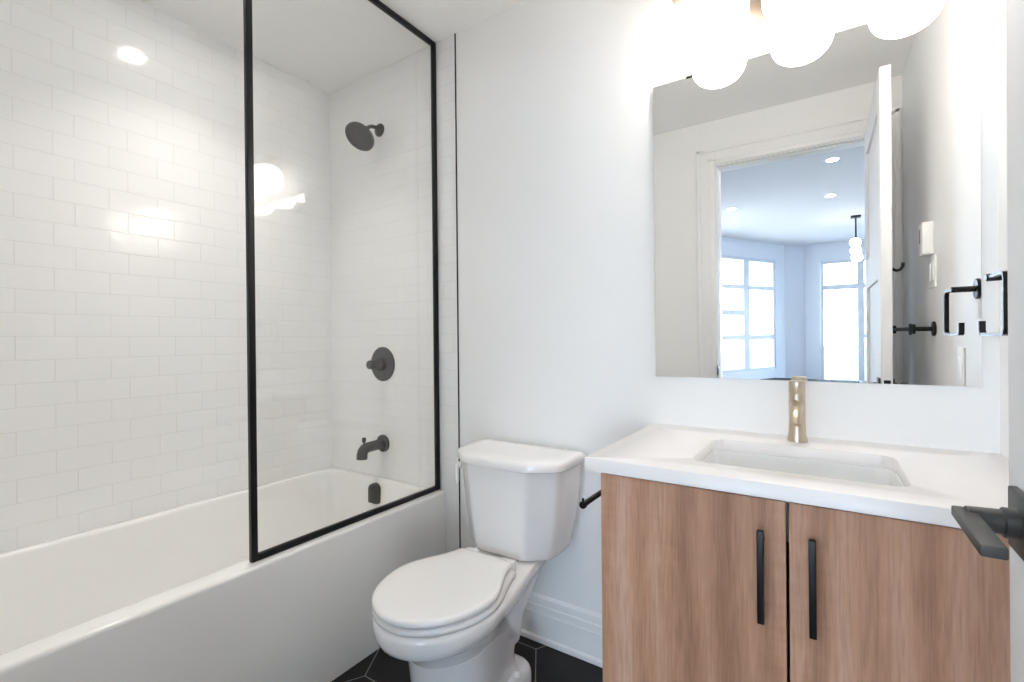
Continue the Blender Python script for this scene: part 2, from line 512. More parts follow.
# door casing (both sides of the wall) with lining and stop
def casing():
    mb = MB()
    w = 0.1117
    for ys, y0, y1 in ((1, 0.0, 0.016), (-1, -0.136, -0.12)):
        mb.box(DO0 - w, DO0 - 0.006, y0, y1, 0, DOZ + 0.105, 0.003)
        mb.box(DO1 + 0.006, DO1 + w - 0.008, y0, y1, 0, DOZ + 0.105, 0.003)
        mb.box(DO0 - 0.0062, DO1 + 0.0062, y0, y1, DOZ + 0.006, DOZ + 0.105, 0.003)
        if ys == 1:   # raised outer bead and inner step
            mb.box(DO0 - w - 0.001, DO0 - w + 0.022, 0.0, 0.024, 0, DOZ + 0.107, 0.004)
            mb.box(DO1 + w - 0.030, DO1 + w - 0.007, 0.0, 0.024, 0, DOZ + 0.107, 0.004)
            mb.box(DO0 - w, DO1 + w - 0.008, 0.0, 0.024, DOZ + 0.085, DOZ + 0.107, 0.004)
            mb.box(DO0 - 0.045, DO0 - 0.03, 0.0, 0.019, 0, DOZ + 0.045, 0.002)
            mb.box(DO0 - 0.045, DO1 + 0.045, 0.0, 0.019, DOZ + 0.03, DOZ + 0.045, 0.002)
    # stop moulding inside the lining
    mb.box(DO0, DO0 + 0.005, -0.12, -0.04, 0, DOZ)
    mb.box(DO1 - 0.005, DO1, -0.12, -0.04, 0, DOZ)
    mb.box(DO0, DO1, -0.12, -0.04, DOZ - 0.005, DOZ)
    o = struct(mb.build('trim_2', M['trim'], smooth=30))
    s = MB().box(DO0 - 0.001, DO0 + 0.0025, 0.004, 0.034, 0.895, 0.955, 0.001)
    s.box(DO0 + 0.0005, DO0 + 0.004, 0.012, 0.026, 0.912, 0.938, 0.001)
    s.build('strike_plate', M['black'], o)
    return o
casing()

# ------------------------------------------------------------------ the open door
DX0, DX1, DY0, DY1 = 0.1795, 0.2150, 0.03, 0.798
def door():
    mb = MB()
    rails = ((0.012, 0.22), (1.36, 1.50), (2.03, 2.161))
    st = 0.115
    mb.box(DX0, DX1, DY0, DY0 + st, 0.012, 2.161, 0.0015)
    mb.box(DX0, DX1, DY1 - st, DY1, 0.012, 2.161, 0.0015)
    for a, b in rails:
        mb.box(DX0 + 0.0003, DX1 - 0.0003, DY0 + st - 0.001, DY1 - st + 0.001, a + 0.0005, b - 0.0005)
    mb.box(DX0 + 0.010, DX1 - 0.010, DY0 + st - 0.002, DY1 - st + 0.002, 0.2, 2.05)
    o = struct(mb.build('door_1', M['door'], smooth=30))
    HY, HZ = 0.733, 0.930
    for side in (-1, 1):
        fx = DX0 if side < 0 else DX1
        r = MB().box(min(fx, fx + side * 0.008), max(fx, fx + side * 0.008), HY - 0.034, HY + 0.034, HZ - 0.034, HZ + 0.034, 0.0015)
        r.build('rosette', M['black_soft'], o)
        h = MB()
        h.rod((fx + side * 0.006, HY, HZ), (fx + side * 0.020, HY, HZ), 0.0165, 0.0165, 24, 0.001)
        h.rod((fx + side * 0.018, HY, HZ), (fx + side * 0.050, HY, HZ), 0.0135, 0.0125, 24, 0.001)
        xa, xb = fx + side * 0.040, fx + side * 0.060
        h.box(min(xa, xb), max(xa, xb), HY - 0.115, HY + 0.012, HZ - 0.0035, HZ + 0.0085, 0.002)
        h.build('lever_handle', M['black_soft'], o)
    MB().box(DX0 + 0.007, DX1 - 0.007, DY1 - 0.001, DY1 + 0.0015, HZ - 0.03, HZ + 0.03, 0.0006).build('latch_plate', M['black'], o)
    for z in (0.25, 1.08, 1.92):
        MB().rod((DX1 + 0.006, DY0 - 0.004, z - 0.045), (DX1 + 0.006, DY0 - 0.004, z + 0.045), 0.006, seg=12).build('hinge', M['black'], o)
door()

# ------------------------------------------------------------------ bathtub
def bathtub():
    y0, y1 = 0.004, D - 0.0016
    x0, x1 = XL + 0.001, XA
    t = thing('bathtub', 'white alcove bathtub with a plain flat apron, along the tiled wall', 'bathtub', ((x0 + x1) / 2, (y0 + y1) / 2, 0))
    mb = MB()
    ix0, ix1 = x0 + 0.038, x1 - 0.075
    iy0, iy1 = y0 + 0.07, y1 - 0.052
    def R(o, z, r=0.004): return rrect(x0 + o, x1 - o, y0 + o, y1 - o, r, z)
    def I(o, z, r, oy0=0.0): return rrect(ix0 + o, ix1 - o, iy0 + o + oy0, iy1 - o, r, z)
    rings = [R(0, 0.0), R(0, ZR - 0.012), R(0.001, ZR - 0.006), R(0.004, ZR - 0.0015), R(0.009, ZR),
             I(-0.010, ZR, 0.075), I(-0.004, ZR - 0.001, 0.072), I(0.0, ZR - 0.005, 0.07), I(0.003, ZR - 0.012, 0.07),
             I(0.012, 0.36, 0.075, 0.03), I(0.028, 0.20, 0.085, 0.09), I(0.040, 0.145, 0.095, 0.13),
             I(0.060, 0.118, 0.10, 0.16), I(0.10, 0.108, 0.10, 0.2)]
    mb.loft(rings)
    mb.build('tub_body', M['acrylic'], t, smooth=50)
    # overflow cover: arched hood with a flat, open foot
    cx, cz, yb = -1.768, 0.428, y1 - 0.052 - 0.004
    ov = MB()
    def arch(w, h, y, lo=0.0):
        pts = [Vector((cx - w, y, cz - 0.045 + lo)), Vector((cx + w, y, cz - 0.045 + lo))]
        for k in range(13):
            a = math.pi * k / 12
            pts.append(Vector((cx + w * math.cos(a), y, cz + h - w + w * math.sin(a))))
        return pts
    ov.loft([arch(0.033, 0.045, yb + 0.004), arch(0.033, 0.045, yb - 0.016), arch(0.030, 0.042, yb - 0.024), arch(0.024, 0.036, yb - 0.027)])
    ov.build('overflow_cover', M['black_soft'], t, smooth=40)
    MB().lathe([(0, 0.036), (0.004, 0.034), (0.006, 0.028)], (cx, 1.30, 0.109), (0, 0, 1), 28).build('drain', M['black_soft'], t)
bathtub()

# ------------------------------------------------------------------ glass screen
def screen():
    xs0, xs1 = -1.4330, -1.4165
    ya, yb = 0.738, D - 0.0014
    zb, zt = ZR + 0.001, CE - 0.001
    t = thing('shower_screen', 'fixed clear glass shower screen in a black frame on the tub rim', 'shower screen', ((xs0 + xs1) / 2, (ya + yb) / 2, zb))
    w = 0.019
    MB().box(xs0, xs1, ya, ya + w, zb, zt, 0.0015).build('frame_post', M['black'], t)
    MB().box(xs0, xs1, yb - w, yb, zb, zt, 0.0015).build('frame_post', M['black'], t)
    MB().box(xs0, xs1, ya + w, yb - w, zb, zb + w, 0.0015).build('bottom_rail', M['black'], t)
    MB().box(xs0, xs1, ya + w, yb - w, zt - w, zt, 0.0015).build('top_rail', M['black'], t)
    xm = (xs0 + xs1) / 2
    MB().box(xm - 0.003, xm + 0.003, ya + w - 0.004, yb - w + 0.004, zb + w - 0.004, zt - w + 0.004).build('glass', M['screen_glass'], t, smooth=0)
screen()

# ------------------------------------------------------------------ shower fittings on the tiled end wall
YT = D - 0.0012
def shower_head():
    fx, fz = -1.783, 2.149
    t = thing('overhead_shower', 'round black shower head on a short bent arm, high on the tiled wall', 'shower head', (fx, YT, fz))
    MB().lathe([(0, 0.031), (0.004, 0.031), (0.010, 0.026), (0.014, 0.016)], (fx, YT, fz), (0, -1, 0), 28).build('flange', M['black_soft'], t)
    c = Vector((fx, 1.437, 2.074))
    n = Vector((0.10, -0.62, -0.76)).normalized()
    back = c - n * 0.045
    pts = []
    p0 = Vector((fx, YT - 0.006, fz)); p1 = Vector((fx, YT - 0.060, fz + 0.016)); p2 = back
    for k in range(13):
        s = k / 12
        pts.append(p0 * (1 - s) ** 2 + p1 * 2 * s * (1 - s) + p2 * s * s)
    MB().tube(pts, 0.0085).build('arm', M['black_soft'], t)
    hd = MB().lathe([(-0.050, 0.012), (-0.040, 0.015), (-0.030, 0.022), (-0.022, 0.046), (-0.014, 0.062), (-0.008, 0.069), (-0.001, 0.070), (0.002, 0.067), (0.0025, 0.062),
                     (0.0012, 0.060), (0.0012, 0.044), (0.0025, 0.043), (0.0025, 0.020), (0.004, 0.018), (0.004, 0.002)], c, n, 40)
    head = hd.build('spray_head', M['black_soft'], t, smooth=35)
    u = n.cross(Vector((0, 0, 1))).normalized(); w = n.cross(u)
    nz = MB()
    for r, k in ((0.012, 6), (0.030, 14), (0.052, 24)):
        for i in range(k):
            a = 2 * math.pi * i / k
            q = c + u * r * math.cos(a) + w * r * math.sin(a)
            nz.rod(q + n * 0.001, q + n * 0.0055, 0.0021, 0.0013, 8)
    tag(nz.build('spray_nozzles', M['rubber'], head), kind='stuff')
shower_head()

def shower_valve():
    vx, vz = -1.778, 1.026
    t = thing('shower_valve', 'round black shower valve plate with a short cylinder knob, below the shower head', 'shower valve', (vx, YT, vz))
    MB().lathe([(0, 0.082), (0.003, 0.082), (0.006, 0.079), (0.008, 0.070), (0.008, 0.002)], (vx, YT, vz), (0, -1, 0), 48).build('escutcheon', M['black_soft'], t)
    MB().lathe([(0.006, 0.033), (0.030, 0.031), (0.032, 0.028), (0.032, 0.002)], (vx, YT, vz), (0, -1, 0), 32).build('hub', M['black_soft'], t)
    k = MB().lathe([(0.030, 0.0205), (0.082, 0.0205), (0.085, 0.018), (0.085, 0.002)], (vx, YT, vz), (0, -1, 0), 32)
    k.build('knob', M['black_soft'], t)
shower_valve()

def tub_spout():
    sx, sz = -1.779, 0.646
    t = thing('tub_spout', 'black tub spout with a pull-up diverter, on the wall above the tub', 'tub spout', (sx, YT, sz))
    MB().lathe([(0, 0.041), (0.008, 0.041), (0.012, 0.038), (0.012, 0.02)], (sx, YT, sz), (0, -1, 0), 32).build('flange', M['black_soft'], t)
    pts = [(sx, YT - 0.008, sz), (sx, YT - 0.05, sz - 0.001), (sx, YT - 0.098, sz - 0.003), (sx, YT - 0.113, sz - 0.007), (sx, YT - 0.123, sz - 0.017), (sx, YT - 0.127, sz - 0.030), (sx, YT - 0.128, sz - 0.050)]
    MB().tube(pts, [0.0235, 0.0235, 0.024, 0.0245, 0.0245, 0.0245, 0.0245], 24).build('spout', M['black_soft'], t)
    MB().lathe([(0, 0.004), (0.012, 0.004), (0.014, 0.009), (0.032, 0.009), (0.034, 0.007)], (sx, YT - 0.116, sz + 0.012), (0, 0, 1), 16).build('diverter', M['black_soft'], t)
tub_spout()

# recessed light in the ceiling above the tub
def downlight(loc, r, label, group, mat, z, watts=0.0):
    t = thing('recessed_light', label, 'ceiling light', (loc[0], loc[1], z), group)
    mb = MB(); seg = 36
    def ring(rr, zz): return [Vector((loc[0] + rr * math.cos(2 * math.pi * k / seg), loc[1] + rr * math.sin(2 * math.pi * k / seg), zz)) for k in range(seg)]
    mb.loft([ring(r + 0.014, z), ring(r + 0.013, z - 0.004), ring(r + 0.002, z - 0.006), ring(r, z - 0.003), ring(r, z)], close=True)
    mb.build('trim_ring', M['trim'], t)
    mb = MB(); mb.loft([ring(r - 0.0005, z - 0.0005), ring(r - 0.0005, z - 0.0025)])
    mb.build('lens', mat, t)
    if watts:
        ld = bpy.data.lights.new('downlight_beam', 'AREA')
        ld.shape = 'DISK'; ld.size = r * 1.8; ld.energy = watts; ld.color = (1.0, 0.95, 0.88); ld.spread = math.radians(104) if watts < 2 else math.radians(160)
        lo = bpy.data.objects.new('downlight_beam', ld); COL.objects.link(lo)
        lo.parent = t; lo.location = (0, 0, -0.006)
    return t
downlight((-1.737, 0.845), 0.046, 'small round recessed ceiling light above the bathtub', None, M['downlight'], CE, DOWNLIGHT_WATTS)

# ------------------------------------------------------------------ toilet
TX = -0.920
def toilet():
    t = thing('toilet', 'white two-piece toilet with closed round lid, between tub and vanity', 'toilet', (TX, 1.2, 0))
    NH = 26
    def half(y, yf, ym, yb, W, Wt, rc):
        if y <= ym:
            return W * math.sqrt(max(0.0, 1 - ((ym - y) / (ym - yf)) ** 2))
        s = (y - ym) / (yb - ym); s = s * s * (3 - 2 * s)
        w = W + (Wt - W) * s
        if y > yb - rc:
            q = y - (yb - rc)
            w -= rc - math.sqrt(max(0.0, rc * rc - q * q))
        return w
    def ring(yf, ym, yb, W, Wt, rc, z, dz=0.0):
        right, left = [], []
        for k in range(NH + 1):
            y = yf + (yb - yf) * (1 - math.cos(math.pi * k / NH)) / 2
            w = half(y, yf, ym, yb, W, Wt, rc)
            zz = z + dz * (y - yf) / (yb - yf)
            right.append(Vector((TX + max(w, 1e-4 if k else 0), y, zz))); left.append(Vector((TX - max(w, 1e-4), y, zz)))
        return right + list(reversed(left[1:]))
    # bowl with its rear deck
    b = MB()
    b.loft([ring(0.945, 1.06, 1.32, 0.104, 0.078, 0.03, 0.16),
            ring(0.930, 1.06, 1.34, 0.110, 0.083, 0.03, 0.24),
            ring(0.892, 1.05, 1.39, 0.126, 0.098, 0.03, 0.305, 0.01),
            ring(0.840, 1.03, 1.42, 0.155, 0.106, 0.03, 0.331, 0.03),
            ring(0.819, 1.02, 1.435, 0.169, 0.112, 0.03, 0.345, 0.03),
            ring(0.812, 1.02, 1.44, 0.175, 0.115, 0.03, 0.361, 0.022),
            ring(0.810, 1.02, 1.44, 0.177, 0.116, 0.03, 0.389),
            ring(0.813, 1.02, 1.438, 0.174, 0.114, 0.03, 0.400),
            ring(0.819, 1.02, 1.433, 0.168, 0.109, 0.03, 0.404)])
    b.build('bowl', M['ceramic'], t, smooth=60)
    p = MB()
    p.loft([ring(0.925, 1.07, 1.31, 0.126, 0.104, 0.05, 0.0), ring(0.925, 1.07, 1.31, 0.126, 0.104, 0.05, 0.02),
            ring(0.935, 1.07, 1.29, 0.120, 0.090, 0.04, 0.06), ring(0.935, 1.06, 1.28, 0.118, 0.082, 0.03, 0.14),
            ring(0.925, 1.05, 1.30, 0.118, 0.082, 0.03, 0.215), ring(0.915, 1.05, 1.32, 0.120, 0.086, 0.03, 0.27)])
    # rear foot that spreads to the floor bolts
    def foot(o, z, r): return rrect(TX - 0.121 + o, TX + 0.121 - o, 1.12 + o, 1.335 - o, r, z)
    p.loft([foot(0, 0, 0.05), foot(0, 0.062, 0.05), foot(0.004, 0.076, 0.048), foot(0.013, 0.086, 0.04), foot(0.03, 0.089, 0.03)])
    p.build('pedestal', M['ceramic'], t, smooth=60)
    for s in (-1, 1):
        MB().lathe([(0, 0.012), (0.008, 0.011), (0.013, 0.008), (0.015, 0.003)], (TX + s * 0.106, 1.24, 0.086), (0, 0, 1), 16).build('bolt_cap', M['seat'], t)
    # seat and lid
    s = MB()
    def sr(o, z): return ring(0.811 + o, 1.02, 1.235 - o, 0.175 - o, 0.12 - o, 0.03, z)
    s.loft([sr(0.006, 0.4055), sr(0.001, 0.409), sr(0.0, 0.415), sr(0.001, 0.421), sr(0.007, 0.4255)])
    s.build('seat_ring', M['seat'], t, smooth=50)
    l = MB()
    def lr(o, z): return ring(0.808 + o, 1.018, 1.226 - o, 0.175 - o, 0.104 - o, 0.012, z)
    l.loft([lr(0.010, 0.4300), lr(0.001, 0.433), lr(0.0, 0.438), lr(0.0015, 0.4435), lr(0.005, 0.447), lr(0.015, 0.4490), lr(0.05, 0.4505), lr(0.09, 0.4510)])
    l.build('seat_lid', M['seat'], t, smooth=50)
    for q in (-1, 1):
        MB().box(TX + q * 0.075 - 0.022, TX + q * 0.075 + 0.022, 1.222, 1.256, 0.403, 0.440, 0.006).build('hinge_cap', M['seat'], t)
    # tank: chamfered front corners, narrowing towards the bottom
    TK = TX - 0.004
    def tk(hw, yf, yb, ch, z, rr=0.016):
        poly = [(TK - hw + ch, yf), (TK + hw - ch, yf), (TK + hw - ch * 0.10, yf + ch * 0.72), (TK + hw, yf + ch * 1.2), (TK + hw, yb), (TK - hw, yb), (TK - hw, yf + ch * 1.2), (TK - hw + ch * 0.10, yf + ch * 0.72)]
        return round_poly(poly, [rr, rr, rr * 0.9, 0.02, 0.02, 0.02, 0.02, rr * 0.9], z)
    k = MB()
    k.loft([tk(0.156, 1.316, 1.46, 0.07, 0.4085), tk(0.167, 1.306, 1.475, 0.078, 0.411), tk(0.174, 1.300, 1.487, 0.083, 0.419), tk(0.180, 1.297, 1.497, 0.086, 0.440),
            tk(0.196, 1.291, 1.51, 0.090, 0.54), tk(0.206, 1.287, 1.515, 0.093, 0.64), tk(0.209, 1.285, 1.518, 0.093, 0.707)])
    k.build('tank', M['ceramic'], t, smooth=32)
    d = MB()
    def lid(o, z): return tk(0.223 - o, 1.270 + o, 1.527 - o, 0.095, z, 0.05)
    d.loft([lid(0.012, 0.7075), lid(0.003, 0.7095), lid(0.0, 0.713), lid(0.0, 0.729), lid(0.003, 0.738), lid(0.010, 0.7435), lid(0.022, 0.7460), lid(0.05, 0.7470)])
    d.build('tank_lid', M['ceramic'], t, smooth=45)
    f = MB()
    p0 = Vector((TK - 0.183, 1.330, 0.686))
    nrm = Vector((-0.85, -0.53, 0)).normalized()
    f.rod(p0, p0 + nrm * 0.012, 0.013, 0.011, 18, 0.001)
    q = p0 + nrm * 0.012
    f.tube([q + Vector((0.0, 0.002, 0.006)), q + Vector((0.0, -0.004, 0.0)), q + Vector((0.006, -0.014, -0.020)), q + Vector((0.016, -0.026, -0.045)), q + Vector((0.021, -0.031, -0.060))],
           [0.005, 0.008, 0.0075, 0.0075, 0.005], 14)
    f.build('flush_lever', M['seat'], t)
toilet()

# ------------------------------------------------------------------ vanity
VX0, VX1, VY = -0.4460, XR - 0.0005, 1.045
ZC, TC = 0.857, 0.030
CX0, CY0 = -0.4807, 1.0287
GAP = -0.0655
def vanity():
    t = thing('vanity_cabinet', 'walnut bathroom vanity cabinet with two flat doors, under the white countertop', 'cabinet', ((VX0 + VX1) / 2, (VY + D) / 2, 0))
    c = MB()
    y0, y1, zt = VY + 0.020, D - 0.001, ZC - TC - 0.0005
    c.box(VX0, VX0 + 0.018, y0, y1, 0.10, zt, 0.0006)
    c.box(VX1 - 0.018, VX1, y0, y1, 0.10, zt, 0.0006)
    c.box(VX0 + 0.018, VX1 - 0.018, y0, y1, 0.10, 0.118)
    c.box(VX0 + 0.018, VX1 - 0.018, y1 - 0.03, y1 - 0.018, 0.118, zt)
    c.build('carcass', M['wood_a'], t, smooth=0)
    MB().box(VX0 + 0.002, VX1 - 0.002, VY + 0.07, VY + 0.085, 0.001, 0.0995).build('toe_kick', M['wood_in'], t, smooth=0)
    for nm, x0, x1, hx, m in (('a', VX0, GAP - 0.0028, -0.1090, 'wood_a'), ('b', GAP + 0.0028, VX1 - 0.002, -0.0245, 'wood_b')):
        d = MB().box(x0, x1, VY, VY + 0.019, 0.105, 0.8205, 0.0008, 1).build('door', M[m], t, smooth=0)
        h = MB().box(hx - 0.006, hx + 0.006, VY - 0.034, VY - 0.022, 0.589, 0.767, 0.0018)
        for z in (0.614, 0.742):
            h.rod((hx, VY - 0.024, z), (hx, VY + 0.001, z), 0.005, seg=14)
        h.build('bar_handle', M['black'], d)
    # countertop with the rounded sink cut-out
    sx0, sx1, sy0, sy1 = -0.2620, 0.1300, 1.128, 1.412
    mb = MB()
    x1 = XR - 0.0005; y1 = D - 0.0005
    def O(o, z): return rrect(CX0 + o, x1 - o, CY0 + o, y1 - o, 0.002, z)
    def I(o, z): return rrect(sx0 + o, sx1 - o, sy0 + o, sy1 - o, 0.035, z)
    mb.loft([O(0, ZC - TC), O(0, ZC - 0.0015), O(0.0015, ZC), I(-0.001, ZC), I(0, ZC - 0.001), I(0, ZC - TC)], close=True)
    tag(mb.build('countertop', M['quartz'], smooth=50), 'white quartz countertop with a sink cut-out, on the walnut vanity', 'countertop')
    # undermount basin
    b = MB()
    def B(o, z, r): return rrect(sx0 + o, sx1 - o, sy0 + o, sy1 - o, r, z)
    zt = ZC - TC - 0.0003
    b.loft([B(-0.022, zt, 0.05), B(0.003, zt, 0.036), B(0.006, zt - 0.010, 0.036), B(0.012, zt - 0.05, 0.04), B(0.020, zt - 0.09, 0.045), B(0.034, zt - 0.112, 0.05), B(0.06, zt - 0.121, 0.05), B(0.12, zt - 0.127, 0.02),
            B(0.12, zt - 0.14, 0.02), B(0.05, zt - 0.134, 0.05), B(0.015, zt - 0.118, 0.05), B(0.0, zt - 0.06, 0.05), B(-0.008, zt - 0.012, 0.05), B(-0.022, zt - 0.010, 0.05)], cap0=False, cap1=False, close=True)
    s = thing('sink', 'white rectangular undermount sink set into the quartz countertop', 'sink', ((sx0 + sx1) / 2, (sy0 + sy1) / 2, zt - 0.14))
    b2 = MB()
    cx, cy = (sx0 + sx1) / 2, (sy0 + sy1) / 2
    b.build('basin', M['basin'], s, smooth=60)
    b2.box(sx0 + 0.11, sx1 - 0.11, sy0 + 0.11, sy1 - 0.11, zt - 0.139, zt - 0.1275)
    b2.build('basin_floor', M['basin'], s)
    MB().lathe([(0, 0.026), (0.003, 0.025), (0.004, 0.018), (0.002, 0.016), (0.002, 0.002)], (cx, cy, zt - 0.1275), (0, 0, 1), 28).build('drain', M['nickel'], s)
    # faucet
    fx, fy = -0.0680, 1.482
    t = thing('faucet', 'brushed nickel single-hole faucet behind the sink', 'faucet', (fx, fy, ZC))
    MB().lathe([(0.0003, 0.0235), (0.003, 0.0240), (0.010, 0.0225), (0.022, 0.0205), (0.045, 0.0195), (0.1265, 0.0195)], (fx, fy, ZC), (0, 0, 1), 40).build('body', M['nickel'], t, smooth=40)
    sp = MB()
    sp.tube([(fx, fy - 0.004, ZC + 0.098), (fx, fy - 0.03, ZC + 0.096), (fx, fy - 0.062, ZC + 0.088), (fx, fy - 0.088, ZC + 0.077), (fx, fy - 0.100, ZC + 0.068), (fx, fy - 0.104, ZC + 0.059)],
            [0.0160, 0.0155, 0.0145, 0.0138, 0.0132, 0.0128], 24)
    sp.build('spout', M['nickel'], t, smooth=50)
    h = MB().lathe([(0.1285, 0.0185), (0.130, 0.0197), (0.158, 0.0197), (0.162, 0.0185), (0.1635, 0.0150), (0.1638, 0.002)], (fx, fy, ZC), (0, 0, 1), 40)
    h.lathe([(0.1262, 0.0178), (0.1287, 0.0178)], (fx, fy, ZC), (0, 0, 1), 30)
    h.build('handle', M['nickel'], t, smooth=40)
vanity()

# toilet paper holder on the vanity's side
def paper_holder():
    x, z = -0.524, 0.7110
    t = thing('toilet_paper_holder', 'empty black toilet paper holder on the side of the vanity', 'paper holder', (VX0, 1.285, z))
    MB().rod((VX0 + 0.0005, 1.285, z), (VX0 - 0.010, 1.285, z), 0.026, 0.026, 28, 0.0015).build('wall_plate', M['black'], t)
    MB().rod((VX0 - 0.009, 1.285, z), (x, 1.285, z), 0.0075, 0.0075, 16).build('post', M['black'], t)
    r = MB().rod((x, 1.297, z), (x, 1.1105, z), 0.0072, 0.0072, 18, 0.001)
    r.rod((x, 1.118, z), (x, 1.108, z), 0.0095, 0.0095, 18, 0.001)
    r.rod((x, 1.113, z + 0.004), (x, 1.113, z + 0.017), 0.0032, 0.0032, 12)
    r.build('rod', M['black'], t)
paper_holder()

# ------------------------------------------------------------------ mirror
def mirror():
    x0, x1, z0, z1 = -0.4666, 0.3060, 1.0134, 1.9528
    cx, cz = (x0 + x1) / 2, (z0 + z1) / 2
    t = thing('mirror', 'large frameless rectangular wall mirror above the vanity', 'mirror', (cx, D - 0.0075, cz))
    hx, hz = (x1 - x0) / 2, (z1 - z0) / 2
    mb = MB().box(cx - hx, cx + hx, D - 0.0075, D - 0.0065, cz - hz, cz + hz)
    mb.build('silvered_glass', M['mirror'], t, smooth=0)
    mb = MB().box(cx - hx + 0.0003, cx + hx - 0.0003, D - 0.0065, D - 0.0035, cz - hz + 0.0003, cz + hz - 0.0003)
    mb.build('backing', M['mirror_edge'], t, smooth=0)
    c = MB().box(x0 + 0.104, x0 + 0.124, D - 0.0105, D - 0.0030, z1 - 0.004, z1 + 0.003, 0.001)
    c.build('top_clip', M['black'], t)
    t.rotation_euler = (0.0047, 0.0, 0.0036)
mirror()

# ------------------------------------------------------------------ vanity light
def vanity_light():
    gy = 1.438
    xs = (-0.2855, -0.0565, 0.184)
    t = thing('vanity_light', 'brushed nickel vanity light with three lit white globes above the mirror', 'wall lamp', (-0.0565, D, 2.10))
    MB().box(-0.181, 0.068, D - 0.022, D, 2.034, 2.160, 0.002).build('backplate', M['nickel_dark'], t)
    MB().box(-0.0665, -0.0465, gy - 0.010, D - 0.02, 2.126, 2.145, 0.002).build('arm', M['nickel_dark'], t)
    MB().box(-0.372, 0.270, gy - 0.011, gy + 0.011, 2.125, 2.147, 0.002).build('crossbar', M['nickel_dark'], t)
    for x in xs:
        g = MB()
        prof = []
        for k in range(25):
            a = math.pi * k / 24
            ca, sa = math.cos(a), math.sin(a)
            r = 0.083 * (abs(sa) ** 0.72)
            z = -0.076 * (abs(ca) ** 0.85) * (1 if ca > 0 else -1)
            prof.append((z, r))
        g.lathe(prof, (x, gy, 2.035), (0, 0, 1), 40)
        gl = g.build('globe', M['globe'], t, smooth=60)
        MB().lathe([(0, 0.038), (0.004, 0.040), (0.018, 0.040), (0.022, 0.034), (0.027, 0.012)], (x, gy, 2.098), (0, 0, 1), 28).build('globe_holder', M['nickel_dark'], t)
vanity_light()

# ------------------------------------------------------------------ fittings on the right wall
def towel_ring():
    t = thing('towel_ring', 'open rectangular black hand-towel ring beside the mirror', 'towel ring', (XR, 1.395, 1.2575))
    x = 0.288
    MB().rod((XR - 0.0002, 1.388, 1.2575), (XR - 0.009, 1.388, 1.2575), 0.027, 0.027, 30, 0.0015).build('wall_plate', M['black'], t)
    MB().rod((XR - 0.008, 1.388, 1.2575), (x - 0.008, 1.388, 1.2575), 0.0078, 0.0078, 18, 0.001).build('post', M['black'], t)
    pts = [(x, 1.398, 1.2585), (x, 1.300, 1.2585), (x, 1.289, 1.256), (x, 1.284, 1.246), (x, 1.284, 1.150), (x, 1.289, 1.141), (x, 1.300, 1.138), (x, 1.446, 1.138), (x, 1.455, 1.140), (x, 1.459, 1.148), (x, 1.459, 1.168)]
    MB().strap(pts, 0.0055, 0.0030).build('ring', M['black'], t, smooth=30)
towel_ring()

def towel_bar():
    t = thing('towel_bar', 'black towel bar on the right wall, reflected behind the open door', 'towel bar', (XR, 0.525, 1.155))
    x = 0.272
    for y in (0.800, 0.250):
        MB().rod((XR - 0.0002, y, 1.155), (XR - 0.009, y, 1.155), 0.027, 0.027, 28, 0.0015).build('wall_plate', M['black'], t)
        MB().rod((XR - 0.008, y, 1.155), (x, y, 1.155), 0.0085, 0.0085, 18).build('post', M['black'], t)
        MB().rod((x, y, 1.137), (x, y, 1.173), 0.0095, 0.0095, 18, 0.001).build('end_piece', M['black'], t)
    MB().rod((x, 0.790, 1.155), (x, 0.260, 1.155), 0.008, 0.008, 18).build('bar', M['black'], t)
towel_bar()

def robe_hook():
    y, z = 0.67, 1.408
    t = thing('robe_hook', 'curved black robe hook on the back of the open door', 'hook', (DX1, y, z))
    MB().rod((DX1 + 0.0002, y, z), (DX1 + 0.006, y, z), 0.018, 0.018, 24, 0.001).build('hook_plate', M['black'], t)
    pts = [(DX1 + 0.004, y, z), (DX1 + 0.014, y, z - 0.012), (DX1 + 0.026, y, z - 0.018), (DX1 + 0.038, y, z - 0.014), (DX1 + 0.045, y, z - 0.002), (DX1 + 0.046, y, z + 0.012)]
    MB().tube(pts, [0.005, 0.0055, 0.0055, 0.0055, 0.0055, 0.006], 14).build('hook_arm', M['black'], t, smooth=60)
robe_hook()

def fan_control():
    t = thing('wall_control', 'white raised fan control box on the right wall, seen in the mirror', 'wall control', (XR, 0.744, 1.432))
    MB().box(XR - 0.034, XR - 0.0003, 0.700, 0.788, 1.432, 1.552, 0.004).build('housing', M['plastic'], t)
    MB().box(XR - 0.0352, XR - 0.0335, 0.735, 0.747, 1.478, 1.532, 0.0005).build('display_slot', M['rubber'], t)
fan_control()

def switch_plate():
    t = thing('light_switch', 'white double light switch plate under the fan control box', 'light switch', (XR, 0.775, 1.308))
    MB().box(XR - 0.006, XR - 0.0003, 0.715, 0.835, 1.308, 1.424, 0.002).build('plate', M['plastic'], t)
    for y in (0.75, 0.80):
        MB().box(XR - 0.009, XR - 0.005, y - 0.016, y + 0.016, 1.333, 1.399, 0.0015).build('rocker', M['trim'], t)
switch_plate()

def outlet():
    t = thing('wall_outlet', 'white power outlet plate on the right wall below the towel ring', 'outlet', (XR, 1.20, 0.98))
    MB().box(XR - 0.006, XR - 0.0003, 1.165, 1.237, 0.983, 1.098, 0.002).build('plate', M['plastic'], t)
    MB().box(XR - 0.0075, XR - 0.005, 1.184, 1.218, 1.007, 1.074, 0.001).build('socket_face', M['trim'], t)
outlet()

